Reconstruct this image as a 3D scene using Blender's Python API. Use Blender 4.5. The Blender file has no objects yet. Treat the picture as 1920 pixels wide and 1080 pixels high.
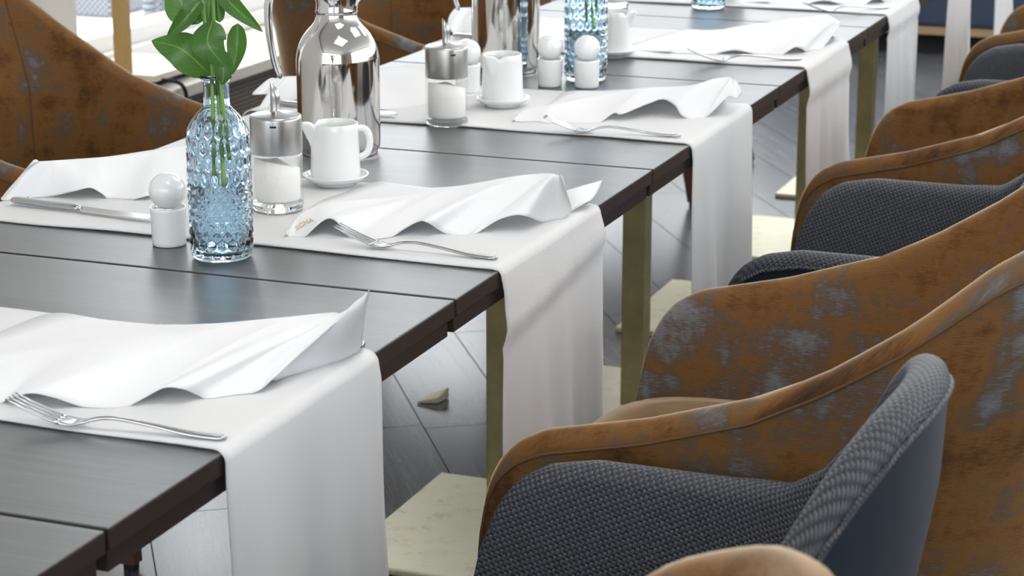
import bpy, bmesh, math, random
from mathutils import Vector, Matrix
from mathutils.bvhtree import BVHTree
random.seed(7)
SC = bpy.context.scene
COL = SC.collection
PI = math.pi

# ------------------------------------------------------------------ camera
CAM = Vector((0.852, -1.341, 1.342))
RIGHT = Vector((0.93365191, 0.35818167, 0.0))
DOWN = Vector((0.09476032, -0.24700638, -0.96436939))
FWD = Vector((-0.34541944, 0.90038533, -0.26455939))
FPX = 4017.0
cam_d = bpy.data.cameras.new('camera'); cam = bpy.data.objects.new('camera', cam_d); COL.objects.link(cam)
m = Matrix.Identity(4)
for r in range(3):
    m[r][0] = RIGHT[r]; m[r][1] = -DOWN[r]; m[r][2] = -FWD[r]; m[r][3] = CAM[r]
cam.matrix_world = m
cam_d.sensor_width = 36.0; cam_d.lens = FPX * 36.0 / 1920.0
cam_d.clip_start = 0.02; cam_d.clip_end = 200
cam_d.dof.use_dof = True; cam_d.dof.focus_distance = 2.45; cam_d.dof.aperture_fstop = 13.0
SC.camera = cam

# ------------------------------------------------------------------ world, lights, exposure
SC.view_settings.view_transform = 'Standard'; SC.view_settings.look = 'None'
SC.view_settings.gamma = 1.0; SC.view_settings.use_curve_mapping = False
SC.view_settings.exposure = 0.0
W = bpy.data.worlds.new('daylight'); SC.world = W; W.use_nodes = True
bg = W.node_tree.nodes['Background']; bg.inputs['Color'].default_value = (0.92, 0.965, 1.0, 1); bg.inputs['Strength'].default_value = 4.4

PANEL_W = 26.0       # power of each added overhead fill panel
HT = 0.72            # table top height
PITCH = 0.71         # table pitch along the row

def ray(u, v): return RIGHT * ((u - 960) / FPX) + DOWN * ((v - 540) / FPX) + FWD
def at(u, v, h):     # point seen at (u,v) lying h above the table top
    d = ray(u, v); return CAM + d * ((HT + h - CAM.z) / d.z)
def at_dist(u, v, t): return CAM + ray(u, v) * t
def proj(p):
    c = p - CAM; z = c.dot(FWD); return (960 + FPX * c.dot(RIGHT) / z, 540 + FPX * c.dot(DOWN) / z)

# ------------------------------------------------------------------ materials
def mat(name):
    m_ = bpy.data.materials.new(name); m_.use_nodes = True
    nt = m_.node_tree; b = nt.nodes['Principled BSDF']; return m_, nt, b
def simple(name, col, rough=.5, metal=0.0, **kw):
    m_, nt, b = mat(name)
    b.inputs['Base Color'].default_value = (*col, 1); b.inputs['Roughness'].default_value = rough; b.inputs['Metallic'].default_value = metal
    for k, v in kw.items(): b.inputs[k.replace('_', ' ')].default_value = v
    return m_
def N(nt, typ, **kw):
    n = nt.nodes.new(typ)
    for k, v in kw.items(): setattr(n, k, v)
    return n
def L(nt, a, b): nt.links.new(a, b)
def coords(nt, kind='Object', scale=(1, 1, 1), rot=(0, 0, 0)):
    t = N(nt, 'ShaderNodeTexCoord'); mp = N(nt, 'ShaderNodeMapping'); mp.inputs['Scale'].default_value = scale; mp.inputs['Rotation'].default_value = rot
    L(nt, t.outputs[kind], mp.inputs['Vector']); return mp.outputs['Vector']
def noise(nt, vec, scale, detail=4, rough=.55):
    n = N(nt, 'ShaderNodeTexNoise'); n.inputs['Scale'].default_value = scale; n.inputs['Detail'].default_value = detail; n.inputs['Roughness'].default_value = rough
    L(nt, vec, n.inputs['Vector']); return n.outputs['Fac']
def ramp(nt, fac, stops):
    r = N(nt, 'ShaderNodeValToRGB'); e = r.color_ramp.elements
    while len(e) < len(stops): e.new(.5)
    for el, (p, c) in zip(e, stops): el.position = p; el.color = (*c, 1)
    L(nt, fac, r.inputs['Fac']); return r.outputs['Color']
def mixc(nt, fac, a, b):
    mx = N(nt, 'ShaderNodeMix', data_type='RGBA')
    for s, v in ((mx.inputs[0], fac), (mx.inputs[6], a), (mx.inputs[7], b)):
        if isinstance(v, (tuple, float)): s.default_value = v if isinstance(v, float) else (*v, 1)
        else: L(nt, v, s)
    return mx.outputs[2]
def bump(nt, b, h, strength, dist):
    bp = N(nt, 'ShaderNodeBump'); bp.inputs['Strength'].default_value = strength; bp.inputs['Distance'].default_value = dist
    L(nt, h, bp.inputs['Height']); L(nt, bp.outputs['Normal'], b.inputs['Normal'])
def math_(nt, op, a, b=None):
    n = N(nt, 'ShaderNodeMath', operation=op)
    for i, v in enumerate((a, b)):
        if v is None: continue
        if isinstance(v, (int, float)): n.inputs[i].default_value = v
        else: L(nt, v, n.inputs[i])
    return n.outputs[0]

def linen(name, col, scale, trans):
    m_, nt, b = mat(name); v = coords(nt, 'Object')
    w1 = N(nt, 'ShaderNodeTexWave', wave_type='BANDS', bands_direction='X'); w1.inputs['Scale'].default_value = scale; w1.inputs['Distortion'].default_value = .6; L(nt, v, w1.inputs['Vector'])
    w2 = N(nt, 'ShaderNodeTexWave', wave_type='BANDS', bands_direction='Y'); w2.inputs['Scale'].default_value = scale; w2.inputs['Distortion'].default_value = .6; L(nt, v, w2.inputs['Vector'])
    s = math_(nt, 'ADD', w1.outputs['Fac'], w2.outputs['Fac'])
    n1 = noise(nt, coords(nt, 'Object', (40, 40, 6)), 8, 3)
    c = mixc(nt, n1, tuple(x * .965 for x in col), col)
    L(nt, c, b.inputs['Base Color']); b.inputs['Roughness'].default_value = .85
    b.inputs['Sheen Weight'].default_value = .15
    bump(nt, b, s, .12, .0004)
    tr = N(nt, 'ShaderNodeBsdfTranslucent'); tr.inputs['Color'].default_value = (*col, 1); mx = N(nt, 'ShaderNodeMixShader'); mx.inputs[0].default_value = trans
    L(nt, b.outputs[0], mx.inputs[1]); L(nt, tr.outputs[0], mx.inputs[2]); L(nt, mx.outputs[0], nt.nodes['Material Output'].inputs['Surface'])
    return m_
M = {}
M['napkin'] = linen('white_cotton_napkin', (.90, .91, .93), 420, .22)
M['runner'] = linen('white_linen_runner', (.81, .815, .83), 380, .22)

def wood_top():
    m_, nt, b = mat('dark_grey_wood')
    g = noise(nt, coords(nt, 'Object', (2.2, 190, 40)), 1.0, 6, .65)
    g2 = noise(nt, coords(nt, 'Object', (.8, 26, 10)), 1.0, 4)
    f = math_(nt, 'ADD', math_(nt, 'MULTIPLY', g, .65), math_(nt, 'MULTIPLY', g2, .35))
    c = ramp(nt, f, [(.30, (.036, .036, .040)), (.50, (.066, .068, .074)), (.70, (.118, .120, .129))])
    L(nt, c, b.inputs['Base Color'])
    L(nt, math_(nt, 'ADD', math_(nt, 'MULTIPLY', g, .16), .30), b.inputs['Roughness'])
    b.inputs['Specular IOR Level'].default_value = 1.0; b.inputs['IOR'].default_value = 1.62
    bump(nt, b, g, .10, .0006); return m_
M['top'] = wood_top()
M['top_edge'] = simple('dark_wood_edge', (.028, .019, .016), .42)

def plank_mat():
    m_, nt, b = mat('grey_wood_plank')
    a = math.radians(-56.2)
    oi = N(nt, 'ShaderNodeObjectInfo')
    t = N(nt, 'ShaderNodeTexCoord'); va = N(nt, 'ShaderNodeVectorMath', operation='ADD'); L(nt, t.outputs['Object'], va.inputs[0])
    cb = N(nt, 'ShaderNodeCombineXYZ'); L(nt, math_(nt, 'MULTIPLY', oi.outputs['Random'], 37.0), cb.inputs[0]); L(nt, math_(nt, 'MULTIPLY', oi.outputs['Random'], 91.0), cb.inputs[2]); L(nt, cb.outputs[0], va.inputs[1])
    mp = N(nt, 'ShaderNodeMapping', vector_type='TEXTURE'); mp.inputs['Rotation'].default_value = (0, 0, a); mp.inputs['Scale'].default_value = (.6, .035, 1); L(nt, va.outputs[0], mp.inputs['Vector'])
    g = noise(nt, mp.outputs['Vector'], 2.2, 6, .6)
    c = ramp(nt, g, [(.3, (.055, .056, .062)), (.5, (.084, .087, .096)), (.75, (.122, .126, .138))])
    hv = N(nt, 'ShaderNodeHueSaturation'); L(nt, math_(nt, 'ADD', math_(nt, 'MULTIPLY', oi.outputs['Random'], .35), .82), hv.inputs['Value']); L(nt, c, hv.inputs['Color'])
    L(nt, hv.outputs['Color'], b.inputs['Base Color'])
    L(nt, math_(nt, 'ADD', math_(nt, 'MULTIPLY', g, .05), .24), b.inputs['Roughness']); b.inputs['Specular IOR Level'].default_value = 1.0
    bump(nt, b, g, .025, .0006); return m_
M['plank'] = plank_mat()
M['grout'] = simple('dark_joint', (.14, .14, .145), .8)

def brass():
    m_, nt, b = mat('brushed_brass')
    g = noise(nt, coords(nt, 'Object', (60, 60, 1.5)), 2, 4)
    s = noise(nt, coords(nt, 'Object', (1, 1, 1)), 14, 5, .7)
    c = ramp(nt, s, [(.3, (.33, .28, .145)), (.7, (.45, .39, .215))])
    L(nt, c, b.inputs['Base Color']); b.inputs['Metallic'].default_value = .92
    L(nt, math_(nt, 'ADD', math_(nt, 'MULTIPLY', g, .15), .38), b.inputs['Roughness']); return m_
M['brass'] = brass()
def brass_plate():
    m_, nt, b = mat('scuffed_brass_plate')
    s = noise(nt, coords(nt, 'Object'), 22, 8, .75)
    c = ramp(nt, s, [(.30, (.58, .53, .35)), (.45, (.84, .79, .58)), (.8, (.90, .86, .66))])
    L(nt, c, b.inputs['Base Color']); b.inputs['Metallic'].default_value = .45
    L(nt, math_(nt, 'ADD', math_(nt, 'MULTIPLY', s, .3), .28), b.inputs['Roughness']); return m_
M['plate'] = brass_plate()

def velvet():
    m_, nt, b = mat('distressed_orange_velvet')
    oi = N(nt, 'ShaderNodeObjectInfo')
    t = N(nt, 'ShaderNodeTexCoord'); va = N(nt, 'ShaderNodeVectorMath', operation='ADD'); L(nt, t.outputs['UV'], va.inputs[0])
    cb = N(nt, 'ShaderNodeCombineXYZ'); L(nt, math_(nt, 'MULTIPLY', oi.outputs['Random'], 53.0), cb.inputs[0]); L(nt, math_(nt, 'MULTIPLY', oi.outputs['Random'], 17.0), cb.inputs[1]); L(nt, cb.outputs[0], va.inputs[1])
    def ns(sc, k, det=5, ro=.6):
        mp = N(nt, 'ShaderNodeMapping'); mp.inputs['Scale'].default_value = sc; L(nt, va.outputs[0], mp.inputs['Vector']); return noise(nt, mp.outputs['Vector'], k, det, ro)
    p1 = ns((7.5, 3.2, 1), 1.25, 6, .66)      # vertical worn patches
    p2 = ns((3.0, 14, 1), 1.2, 6, .7)      # horizontal drag marks
    th = ns((90, 900, 1), 1.0, 2)          # woven threads
    f = math_(nt, 'ADD', math_(nt, 'ADD', math_(nt, 'MULTIPLY', p1, .62), math_(nt, 'MULTIPLY', p2, .38)), math_(nt, 'MULTIPLY', math_(nt, 'SUBTRACT', th, .5), .22))
    c = ramp(nt, f, [(.34, (.034, .017, .009)), (.42, (.092, .038, .010)), (.50, (.175, .080, .020)), (.555, (.095, .062, .040)), (.62, (.145, .143, .150)), (.72, (.21, .212, .225))])
    L(nt, c, b.inputs['Base Color']); b.inputs['Roughness'].default_value = .8
    b.inputs['Specular IOR Level'].default_value = .25
    b.inputs['Sheen Weight'].default_value = 1.0; b.inputs['Sheen Roughness'].default_value = .32; b.inputs['Sheen Tint'].default_value = (1, .80, .56, 1)
    bump(nt, b, th, .25, .0008); return m_
M['velvet'] = velvet()
M['velvet_seam'] = simple('brown_seam_thread', (.10, .05, .02), .9)

def weave():
    m_, nt, b = mat('navy_silver_basket_weave')
    t = N(nt, 'ShaderNodeTexCoord'); mp = N(nt, 'ShaderNodeMapping'); mp.inputs['Scale'].default_value = (250, 250, 1); mp.inputs['Rotation'].default_value = (0, 0, .35); L(nt, t.outputs['UV'], mp.inputs['Vector'])
    sp = N(nt, 'ShaderNodeSeparateXYZ'); L(nt, mp.outputs['Vector'], sp.inputs[0])
    x, y = sp.outputs[0], sp.outputs[1]
    fx = math_(nt, 'FRACT', x); fy = math_(nt, 'FRACT', y)
    par = math_(nt, 'MODULO', math_(nt, 'ADD', math_(nt, 'FLOOR', x), math_(nt, 'FLOOR', y)), 2.0)
    par = math_(nt, 'ABSOLUTE', par)
    def dome(a): return math_(nt, 'MULTIPLY', math_(nt, 'MULTIPLY', a, math_(nt, 'SUBTRACT', 1.0, a)), 4.0)
    dx, dy = dome(fx), dome(fy)
    ha = math_(nt, 'POWER', dx, .35); hb = math_(nt, 'POWER', dy, .35)
    h1 = math_(nt, 'MULTIPLY', ha, dy); h2 = math_(nt, 'MULTIPLY', hb, dx)
    hm = N(nt, 'ShaderNodeMix'); L(nt, par, hm.inputs[0]); L(nt, h1, hm.inputs[2]); L(nt, h2, hm.inputs[3])
    nz = noise(nt, coords(nt, 'UV', (260, 60, 1)), 1.0, 3)
    light = mixc(nt, nz, (.020, .025, .038), (.12, .123, .135))
    dark = mixc(nt, nz, (.008, .010, .018), (.020, .025, .040))
    c = mixc(nt, par, dark, light)
    hole = math_(nt, 'GREATER_THAN', hm.outputs[0], .22)
    c2 = mixc(nt, hole, (.008, .009, .016), c)
    L(nt, c2, b.inputs['Base Color']); b.inputs['Roughness'].default_value = .55
    bump(nt, b, hm.outputs[0], .5, .0016); return m_
M['weave'] = weave()
M['leather'] = simple('navy_leather', (.010, .017, .030), .5, 0.0, Specular_IOR_Level=.25)
M['dark_wood'] = simple('walnut_leg', (.075, .030, .014), .4)
M['leg_black'] = simple('black_leg_wood', (.022, .017, .015), .45)
M['rubber'] = simple('black_rubber', (.01, .01, .01), .7)

def steel(name, rough, aniso=False, col=(.72, .72, .71)):
    m_, nt, b = mat(name); b.inputs['Base Color'].default_value = (*col, 1); b.inputs['Metallic'].default_value = 1; b.inputs['Roughness'].default_value = rough
    if aniso:
        n = noise(nt, coords(nt, 'Object', (4, 4, 900)), 1, 3)
        bump(nt, b, n, .05, .001); L(nt, math_(nt, 'ADD', math_(nt, 'MULTIPLY', n, .15), rough), b.inputs['Roughness'])
    return m_
M['polished'] = steel('polished_steel', .07, col=(.62, .605, .585))
M['chrome'] = steel('chrome', .035, col=(.80, .81, .83))
M['brushed'] = steel('brushed_steel', .24, True, (.46, .455, .45))
M['cutlery'] = steel('cutlery_steel', .14, col=(.52, .52, .53))
M['china'] = simple('white_porcelain', (.78, .80, .80), .12, Coat_Weight=.3)
M['sugar'] = simple('white_sugar', (.90, .89, .87), .9)
def glassm(name, col, ior=1.48, rough=0.0):
    m_, nt, b = mat(name); b.inputs['Base Color'].default_value = (*col, 1); b.inputs['Transmission Weight'].default_value = 1; b.inputs['Roughness'].default_value = rough; b.inputs['IOR'].default_value = ior; return m_
M['glass_blue'] = glassm('pale_blue_glass', (.66, .80, .90))
M['glass'] = glassm('clear_glass', (.96, .98, .98))
def thin_glass():
    m_ = bpy.data.materials.new('thin_clear_glass'); m_.use_nodes = True; nt = m_.node_tree; nt.nodes.clear()
    o = N(nt, 'ShaderNodeOutputMaterial'); mx = N(nt, 'ShaderNodeMixShader'); t = N(nt, 'ShaderNodeBsdfTransparent'); t.inputs['Color'].default_value = (1, 1, 1, 1)
    g_ = N(nt, 'ShaderNodeBsdfGlossy'); g_.inputs['Roughness'].default_value = .02; lw = N(nt, 'ShaderNodeLayerWeight')
    L(nt, math_(nt, 'ADD', math_(nt, 'MULTIPLY', math_(nt, 'POWER', lw.outputs['Facing'], 4.0), .6), .04), mx.inputs[0]); L(nt, t.outputs[0], mx.inputs[1]); L(nt, g_.outputs[0], mx.inputs[2]); L(nt, mx.outputs[0], o.inputs['Surface']); return m_
M['thin_glass'] = thin_glass()
M['water'] = glassm('water', (.90, .96, .98), 1.33)
def leafm():
    m_, nt, b = mat('fresh_green_leaf')
    v = coords(nt, 'Object'); n = noise(nt, v, 35, 4)
    c = ramp(nt, n, [(.3, (.022, .085, .014)), (.7, (.050, .150, .026))]); 
    sp = N(nt, 'ShaderNodeSeparateXYZ'); tc = N(nt, 'ShaderNodeTexCoord'); L(nt, tc.outputs['UV'], sp.inputs[0])
    ax = math_(nt, 'ABSOLUTE', sp.outputs[0]); rib = math_(nt, 'LESS_THAN', ax, .022)
    ve = math_(nt, 'LESS_THAN', math_(nt, 'FRACT', math_(nt, 'SUBTRACT', math_(nt, 'MULTIPLY', sp.outputs[1], 9.0), math_(nt, 'MULTIPLY', ax, 5.0))), .09)
    vein = math_(nt, 'MAXIMUM', rib, math_(nt, 'MULTIPLY', ve, .35))
    c = mixc(nt, vein, c, (.13, .27, .07)); bump(nt, b, math_(nt, 'ADD', n, vein), .3, .0015)
    L(nt, c, b.inputs['Base Color']); b.inputs['Roughness'].default_value = .36
    b.inputs['Subsurface Weight'].default_value = .0; b.inputs['Transmission Weight'].default_value = 0.0
    tr = N(nt, 'ShaderNodeBsdfTranslucent'); tr.inputs['Color'].default_value = (.14, .32, .03, 1)
    mx = N(nt, 'ShaderNodeMixShader'); mx.inputs[0].default_value = .22
    L(nt, b.outputs[0], mx.inputs[1]); L(nt, tr.outputs[0], mx.inputs[2]); L(nt, mx.outputs[0], nt.nodes['Material Output'].inputs['Surface']); return m_
M['leaf'] = leafm()
M['stem'] = simple('green_stem', (.13, .26, .05), .5)
M['gold_thread'] = simple('gold_thread', (.62, .47, .24), .6)
M['white_paint'] = simple('white_paint', (.82, .82, .81), .35)
M['grey_paint'] = simple('light_grey_plaster', (.60, .59, .57), .8)
M['wall_beige'] = simple('warm_beige_plaster', (.46, .40, .345), .85)
M['ceiling'] = simple('white_ceiling', (.80, .79, .77), .9)
M['sill'] = simple('cream_sill', (.72, .70, .65), .3)
M['beige'] = simple('beige_laminate', (.74, .68, .58), .4)
M['navy_fabric'] = simple('navy_bench_fabric', (.022, .036, .066), .8)
M['strip'] = simple('tan_wood_strip', (.30, .21, .11), .5)
M['black'] = simple('matt_black', (.008, .008, .009), .7)
M['gold_post'] = simple('golden_brown_metal', (.50, .33, .12), .45, .3)
def deckm():
    m_, nt, b = mat('pale_terrace_paving'); n = noise(nt, coords(nt), 9, 4)
    L(nt, ramp(nt, n, [(.3, (.66, .66, .65)), (.7, (.78, .78, .77))]), b.inputs['Base Color']); b.inputs['Roughness'].default_value = .8; return m_
M['deck'] = deckm()
def wickerm():
    m_, nt, b = mat('grey_wicker'); v = coords(nt, 'Object')
    ck = N(nt, 'ShaderNodeTexChecker'); ck.inputs['Scale'].default_value = 70; ck.inputs['Color1'].default_value = (.10, .11, .13, 1); ck.inputs['Color2'].default_value = (.30, .31, .34, 1); L(nt, v, ck.inputs['Vector'])
    L(nt, ck.outputs['Color'], b.inputs['Base Color']); bump(nt, b, ck.outputs['Fac'], .5, .004); b.inputs['Roughness'].default_value = .6; return m_
M['wicker'] = wickerm()
def grillem():
    m_, nt, b = mat('bronze_mesh_grille'); v = coords(nt, 'Object')
    sp = N(nt, 'ShaderNodeSeparateXYZ'); L(nt, v, sp.inputs[0])
    fy = math_(nt, 'FRACT', math_(nt, 'MULTIPLY', sp.outputs[1], 70)); fz = math_(nt, 'FRACT', math_(nt, 'MULTIPLY', sp.outputs[2], 90))
    hole = math_(nt, 'MULTIPLY', math_(nt, 'GREATER_THAN', fy, .25), math_(nt, 'GREATER_THAN', fz, .38))
    L(nt, mixc(nt, hole, (.22, .19, .165), (.05, .043, .038)), b.inputs['Base Color']); b.inputs['Roughness'].default_value = .5
    bump(nt, b, math_(nt, 'SUBTRACT', 1.0, hole), .6, .003); return m_
M['grille'] = grillem()
def panem():
    m_ = bpy.data.materials.new('window_glass'); m_.use_nodes = True; nt = m_.node_tree; nt.nodes.clear()
    o = N(nt, 'ShaderNodeOutputMaterial'); mx = N(nt, 'ShaderNodeMixShader'); t = N(nt, 'ShaderNodeBsdfTransparent'); g = N(nt, 'ShaderNodeBsdfGlossy'); lw = N(nt, 'ShaderNodeLayerWeight')
    g.inputs['Roughness'].default_value = .02; lw.inputs['Blend'].default_value = .12
    L(nt, math_(nt, 'MULTIPLY', lw.outputs['Facing'], .12), mx.inputs[0]); L(nt, t.outputs[0], mx.inputs[1]); L(nt, g.outputs[0], mx.inputs[2]); L(nt, mx.outputs[0], o.inputs['Surface']); return m_
M['pane'] = panem()

# ------------------------------------------------------------------ object helpers
def obj(name, me, material=None, parent=None, smooth=True):
    if isinstance(me, bmesh.types.BMesh):
        b = me; me = bpy.data.meshes.new(name); b.normal_update(); b.to_mesh(me); b.free()
    if material is not None and not me.materials: me.materials.append(M[material])
    if smooth: me.polygons.foreach_set('use_smooth', [True] * len(me.polygons))
    o = bpy.data.objects.new(name, me); COL.objects.link(o)
    if parent is not None: o.parent = parent
    return o
def thing(name, label, cat, loc=(0, 0, 0), rz=0.0, group=None):
    o = bpy.data.objects.new(name, None); COL.objects.link(o); o.location = loc; o.rotation_euler = (0, 0, rz); o.empty_display_size = .05
    return tag(o, label, cat, group)
def tag(o, label, cat, group=None):
    o['label'] = label; o['category'] = cat
    if group: o['group'] = group
    return o
def struct(o): o['kind'] = 'structure'; return o
def copy_tree(o, parent=None):
    c = o.copy(); COL.objects.link(c); c.parent = parent
    for ch in list(o.children): copy_tree(ch, c)
    return c
def copy_thing(o, loc, rz, label, group=None):
    c = copy_tree(o); c.location = loc; c.rotation_euler = (0, 0, rz); c['label'] = label
    if group: c['group'] = group
    return c
def box_bm(x0, x1, y0, y1, z0, z1, bev=0.0, seg=2):
    b = bmesh.new(); r = bmesh.ops.create_cube(b, size=1)
    for v in b.verts: v.co = ((x0 + x1) / 2 + v.co.x * (x1 - x0), (y0 + y1) / 2 + v.co.y * (y1 - y0), (z0 + z1) / 2 + v.co.z * (z1 - z0))
    if bev > 0: bmesh.ops.bevel(b, geom=b.edges[:], offset=bev, segments=seg, affect='EDGES', profile=.6)
    return b
def box(name, x0, x1, y0, y1, z0, z1, material, parent=None, bev=0.0, seg=2): return obj(name, box_bm(x0, x1, y0, y1, z0, z1, bev, seg), material, parent, smooth=False)
def lathe_bm(prof, n=64, fn=None, bm=None):
    b = bm or bmesh.new(); rings = []
    for (r, z) in prof:
        if r < 1e-6: rings.append([b.verts.new((0, 0, z))]); continue
        ring = []
        for i in range(n):
            a = 2 * PI * i / n; p = Vector((r * math.cos(a), r * math.sin(a), z))
            if fn: p = fn(p, r, a, z)
            ring.append(b.verts.new(p))
        rings.append(ring)
    for A, B in zip(rings, rings[1:]):
        for i in range(n):
            j = (i + 1) % n
            if len(A) == 1 and len(B) == 1: continue
            if len(A) == 1: b.faces.new((A[0], B[j], B[i]))
            elif len(B) == 1: b.faces.new((A[i], A[j], B[0]))
            else: b.faces.new((A[i], A[j], B[j], B[i]))
    return b
def catmull(pts, n):
    pts = [Vector(p) for p in pts]; segs = len(pts) - 1; out = []
    for k in range(n):
        t = k / (n - 1) * segs; i = min(int(t), segs - 1); f = t - i
        p1, p2 = pts[i], pts[i + 1]; p0 = pts[i - 1] if i else p1 * 2 - p2; p3 = pts[i + 2] if i + 2 <= segs else p2 * 2 - p1
        out.append(.5 * ((2 * p1) + (p2 - p0) * f + (2 * p0 - 5 * p1 + 4 * p2 - p3) * f * f + (3 * p1 - p0 - 3 * p2 + p3) * f ** 3))
    return out
def tube_bm(path, radii, n=10, flat=1.0, up=Vector((0, 0, 1)), bm=None):
    b = bm or bmesh.new(); rings = []
    for i, p in enumerate(path):
        t = (path[min(i + 1, len(path) - 1)] - path[max(i - 1, 0)]).normalized()
        s = t.cross(up); s = s.normalized() if s.length > 1e-5 else Vector((1, 0, 0)); q = s.cross(t).normalized()
        r = radii[i] if isinstance(radii, (list, tuple)) else radii
        rings.append([b.verts.new(p + s * (r * math.cos(2 * PI * k / n)) + q * (r * flat * math.sin(2 * PI * k / n))) for k in range(n)])
    for A, B in zip(rings, rings[1:]):
        for k in range(n): b.faces.new((A[k], A[(k + 1) % n], B[(k + 1) % n], B[k]))
    b.faces.new(list(reversed(rings[0]))); b.faces.new(rings[-1])
    return b
def lerp_table(tab, x):
    if x <= tab[0][0]: return tab[0][1]
    for (a, b), (c, d) in zip(tab, tab[1:]):
        if x <= c: return b + (d - b) * (x - a) / (c - a)
    return tab[-1][1]

# ------------------------------------------------------------------ the room
XW = -1.70   # front of the window sill
floor = struct(box('floor', -2.02, 4.6, -3.6, 8.3, -.08, -.004, 'grout'))
def clip_poly(poly, ax, lim, keep_less):
    out = []
    for i, p in enumerate(poly):
        q = poly[(i + 1) % len(poly)]; ip = (p[ax] <= lim) == keep_less or p[ax] == lim; iq = (q[ax] <= lim) == keep_less or q[ax] == lim
        if ip: out.append(p)
        if ip != iq:
            t = (lim - p[ax]) / (q[ax] - p[ax]); out.append((p[0] + t * (q[0] - p[0]), p[1] + t * (q[1] - p[1])))
    return out
nv = (.831, .556); dv = (.556, -.831)
PX0, PX1, PY0, PY1 = -1.74, 2.6, -.4, 7.9
joints = {3: -2.23, 8: -4.07, 5: -2.733}
for k in range(-12, 40):
    n0 = .112 + .182 * k + .0012; n1 = n0 + .182 - .0024
    off = joints.get(k, random.uniform(-1.2, 0)); off -= math.floor(off / 1.2) * 1.2
    for j in range(-9, 6):
        d0 = off + 1.2 * j + .0012; d1 = d0 + 1.2 - .0024
        poly = [(n * nv[0] + d * dv[0], n * nv[1] + d * dv[1]) for n, d in ((n0, d0), (n0, d1), (n1, d1), (n1, d0))]
        for ax, lim, less in ((0, PX0, False), (0, PX1, True), (1, PY0, False), (1, PY1, True)):
            poly = clip_poly(poly, ax, lim, less)
            if len(poly) < 3: break
        if len(poly) < 3: continue
        ar = abs(sum(poly[i][0] * poly[(i + 1) % len(poly)][1] - poly[(i + 1) % len(poly)][0] * poly[i][1] for i in range(len(poly)))) / 2
        if ar < .004: continue
        b = bmesh.new(); vs = [b.verts.new((x, y, 0)) for x, y in poly]; f_ = b.faces.new(vs)
        if f_.normal.z < 0 or True: b.normal_update()
        if f_.normal.z < 0: f_.normal_flip()
        r = bmesh.ops.extrude_face_region(b, geom=[f_])
        for v in r['geom']:
            if isinstance(v, bmesh.types.BMVert): v.co.z -= .0045
        bmesh.ops.recalc_face_normals(b, faces=b.faces)
        obj('plank', b, 'plank', floor, smooth=False)

struct(box('ceiling', -2.2, 4.8, -3.8, 8.5, 3.0, 3.12, 'ceiling'))
struct(box('wall_right', 4.6, 4.75, -3.8, 8.5, -.1, 1.1, 'wall_beige'))
struct(box('trim_5', 4.6, 4.75, -3.8, 8.5, 2.85, 3.0, 'white_paint'))
struct(box('trim_6', 4.6, 4.75, -3.8, -1.0, 1.1, 2.85, 'wall_beige'))
struct(box('wall_back', -2.2, 4.6, -3.8, -3.6, -.1, .9, 'wall_beige'))
struct(box('trim_7', -2.2, 4.6, -3.8, -3.6, 2.85, 3.0, 'white_paint'))
struct(box('trim_8', 3.1, 4.6, -3.8, -3.6, .9, 2.85, 'wall_beige'))
wf = struct(box('wall_far', -2.2, 4.6, 8.2, 8.4, -.1, 1.0, 'wall_beige'))
struct(box('trim_1', -2.2, 4.6, 8.2, 8.4, 2.85, 3.0, 'white_paint'))
wl = struct(box('wall_left', -2.2, -1.76, -3.6, 8.2, -.1, .41, 'grey_paint'))
# grey pier; its unseen near stretch is widened to cut the window light
struct(box('trim_2', -2.2, -1.95, -3.6, 3.06, .45, 3.0, 'grey_paint', bev=.004))
struct(box('trim_3', -2.2, -1.95, -3.6, 8.2, 2.85, 3.0, 'white_paint'))
sill = struct(box('trim_4', -2.16, XW, -3.6, 8.2, .42, .45, 'sill', bev=.004))
# mesh grille under the sill
g = obj('radiator_grille', box_bm(-1.7595, -1.735, -3.0, 8.0, .04, .418), 'grille', smooth=False)
tag(g, 'dark bronze mesh grille running below the cream window sill', 'grille')
def window(n, y0, y1):
    f = bmesh.new()
    for (a, b_, c, d) in ((y0, y1, .45, .53), (y0, y1, 2.77, 2.85), (y0, y0 + .07, .53, 2.77), (y1 - .07, y1, .53, 2.77)):
        bmesh.ops.create_cube(f, size=1, matrix=Matrix.Translation((-2.06, (a + b_) / 2, (c + d) / 2)) @ Matrix.Diagonal((.08, b_ - a, d - c, 1)))
    w = struct(obj('window_%d' % n, f, 'white_paint', smooth=False))
    obj('glass_pane', box_bm(-2.066, -2.060, y0 + .065, y1 - .065, .525, 2.775), 'pane', w, smooth=False)
    box('bottom_rail', -2.015, -1.99, y0, y1, .452, .49, 'white_paint', w, .003)
for n, (a, b_) in enumerate([(3.06, 4.10), (4.10, 6.1), (6.1, 8.2)]): window(n + 1, a, b_)
def window_far(n, x0, x1):
    f = bmesh.new()
    for (a, b_, c, d) in ((x0, x1, 1.0, 1.07), (x0, x1, 2.78, 2.85), (x0, x0 + .06, 1.07, 2.78), (x1 - .06, x1, 1.07, 2.78)):
        bmesh.ops.create_cube(f, size=1, matrix=Matrix.Translation(((a + b_) / 2, 8.3, (c + d) / 2)) @ Matrix.Diagonal((b_ - a, .08, d - c, 1)))
    w = struct(obj('window_%d' % n, f, 'white_paint', smooth=False))
    obj('glass_pane', box_bm(x0 + .055, x1 - .055, 8.297, 8.303, 1.065, 2.785), 'pane', w, smooth=False)
for n, x in enumerate((-2.2, -.5, 1.2, 2.9)): window_far(6 + n, x, x + 1.7)

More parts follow.
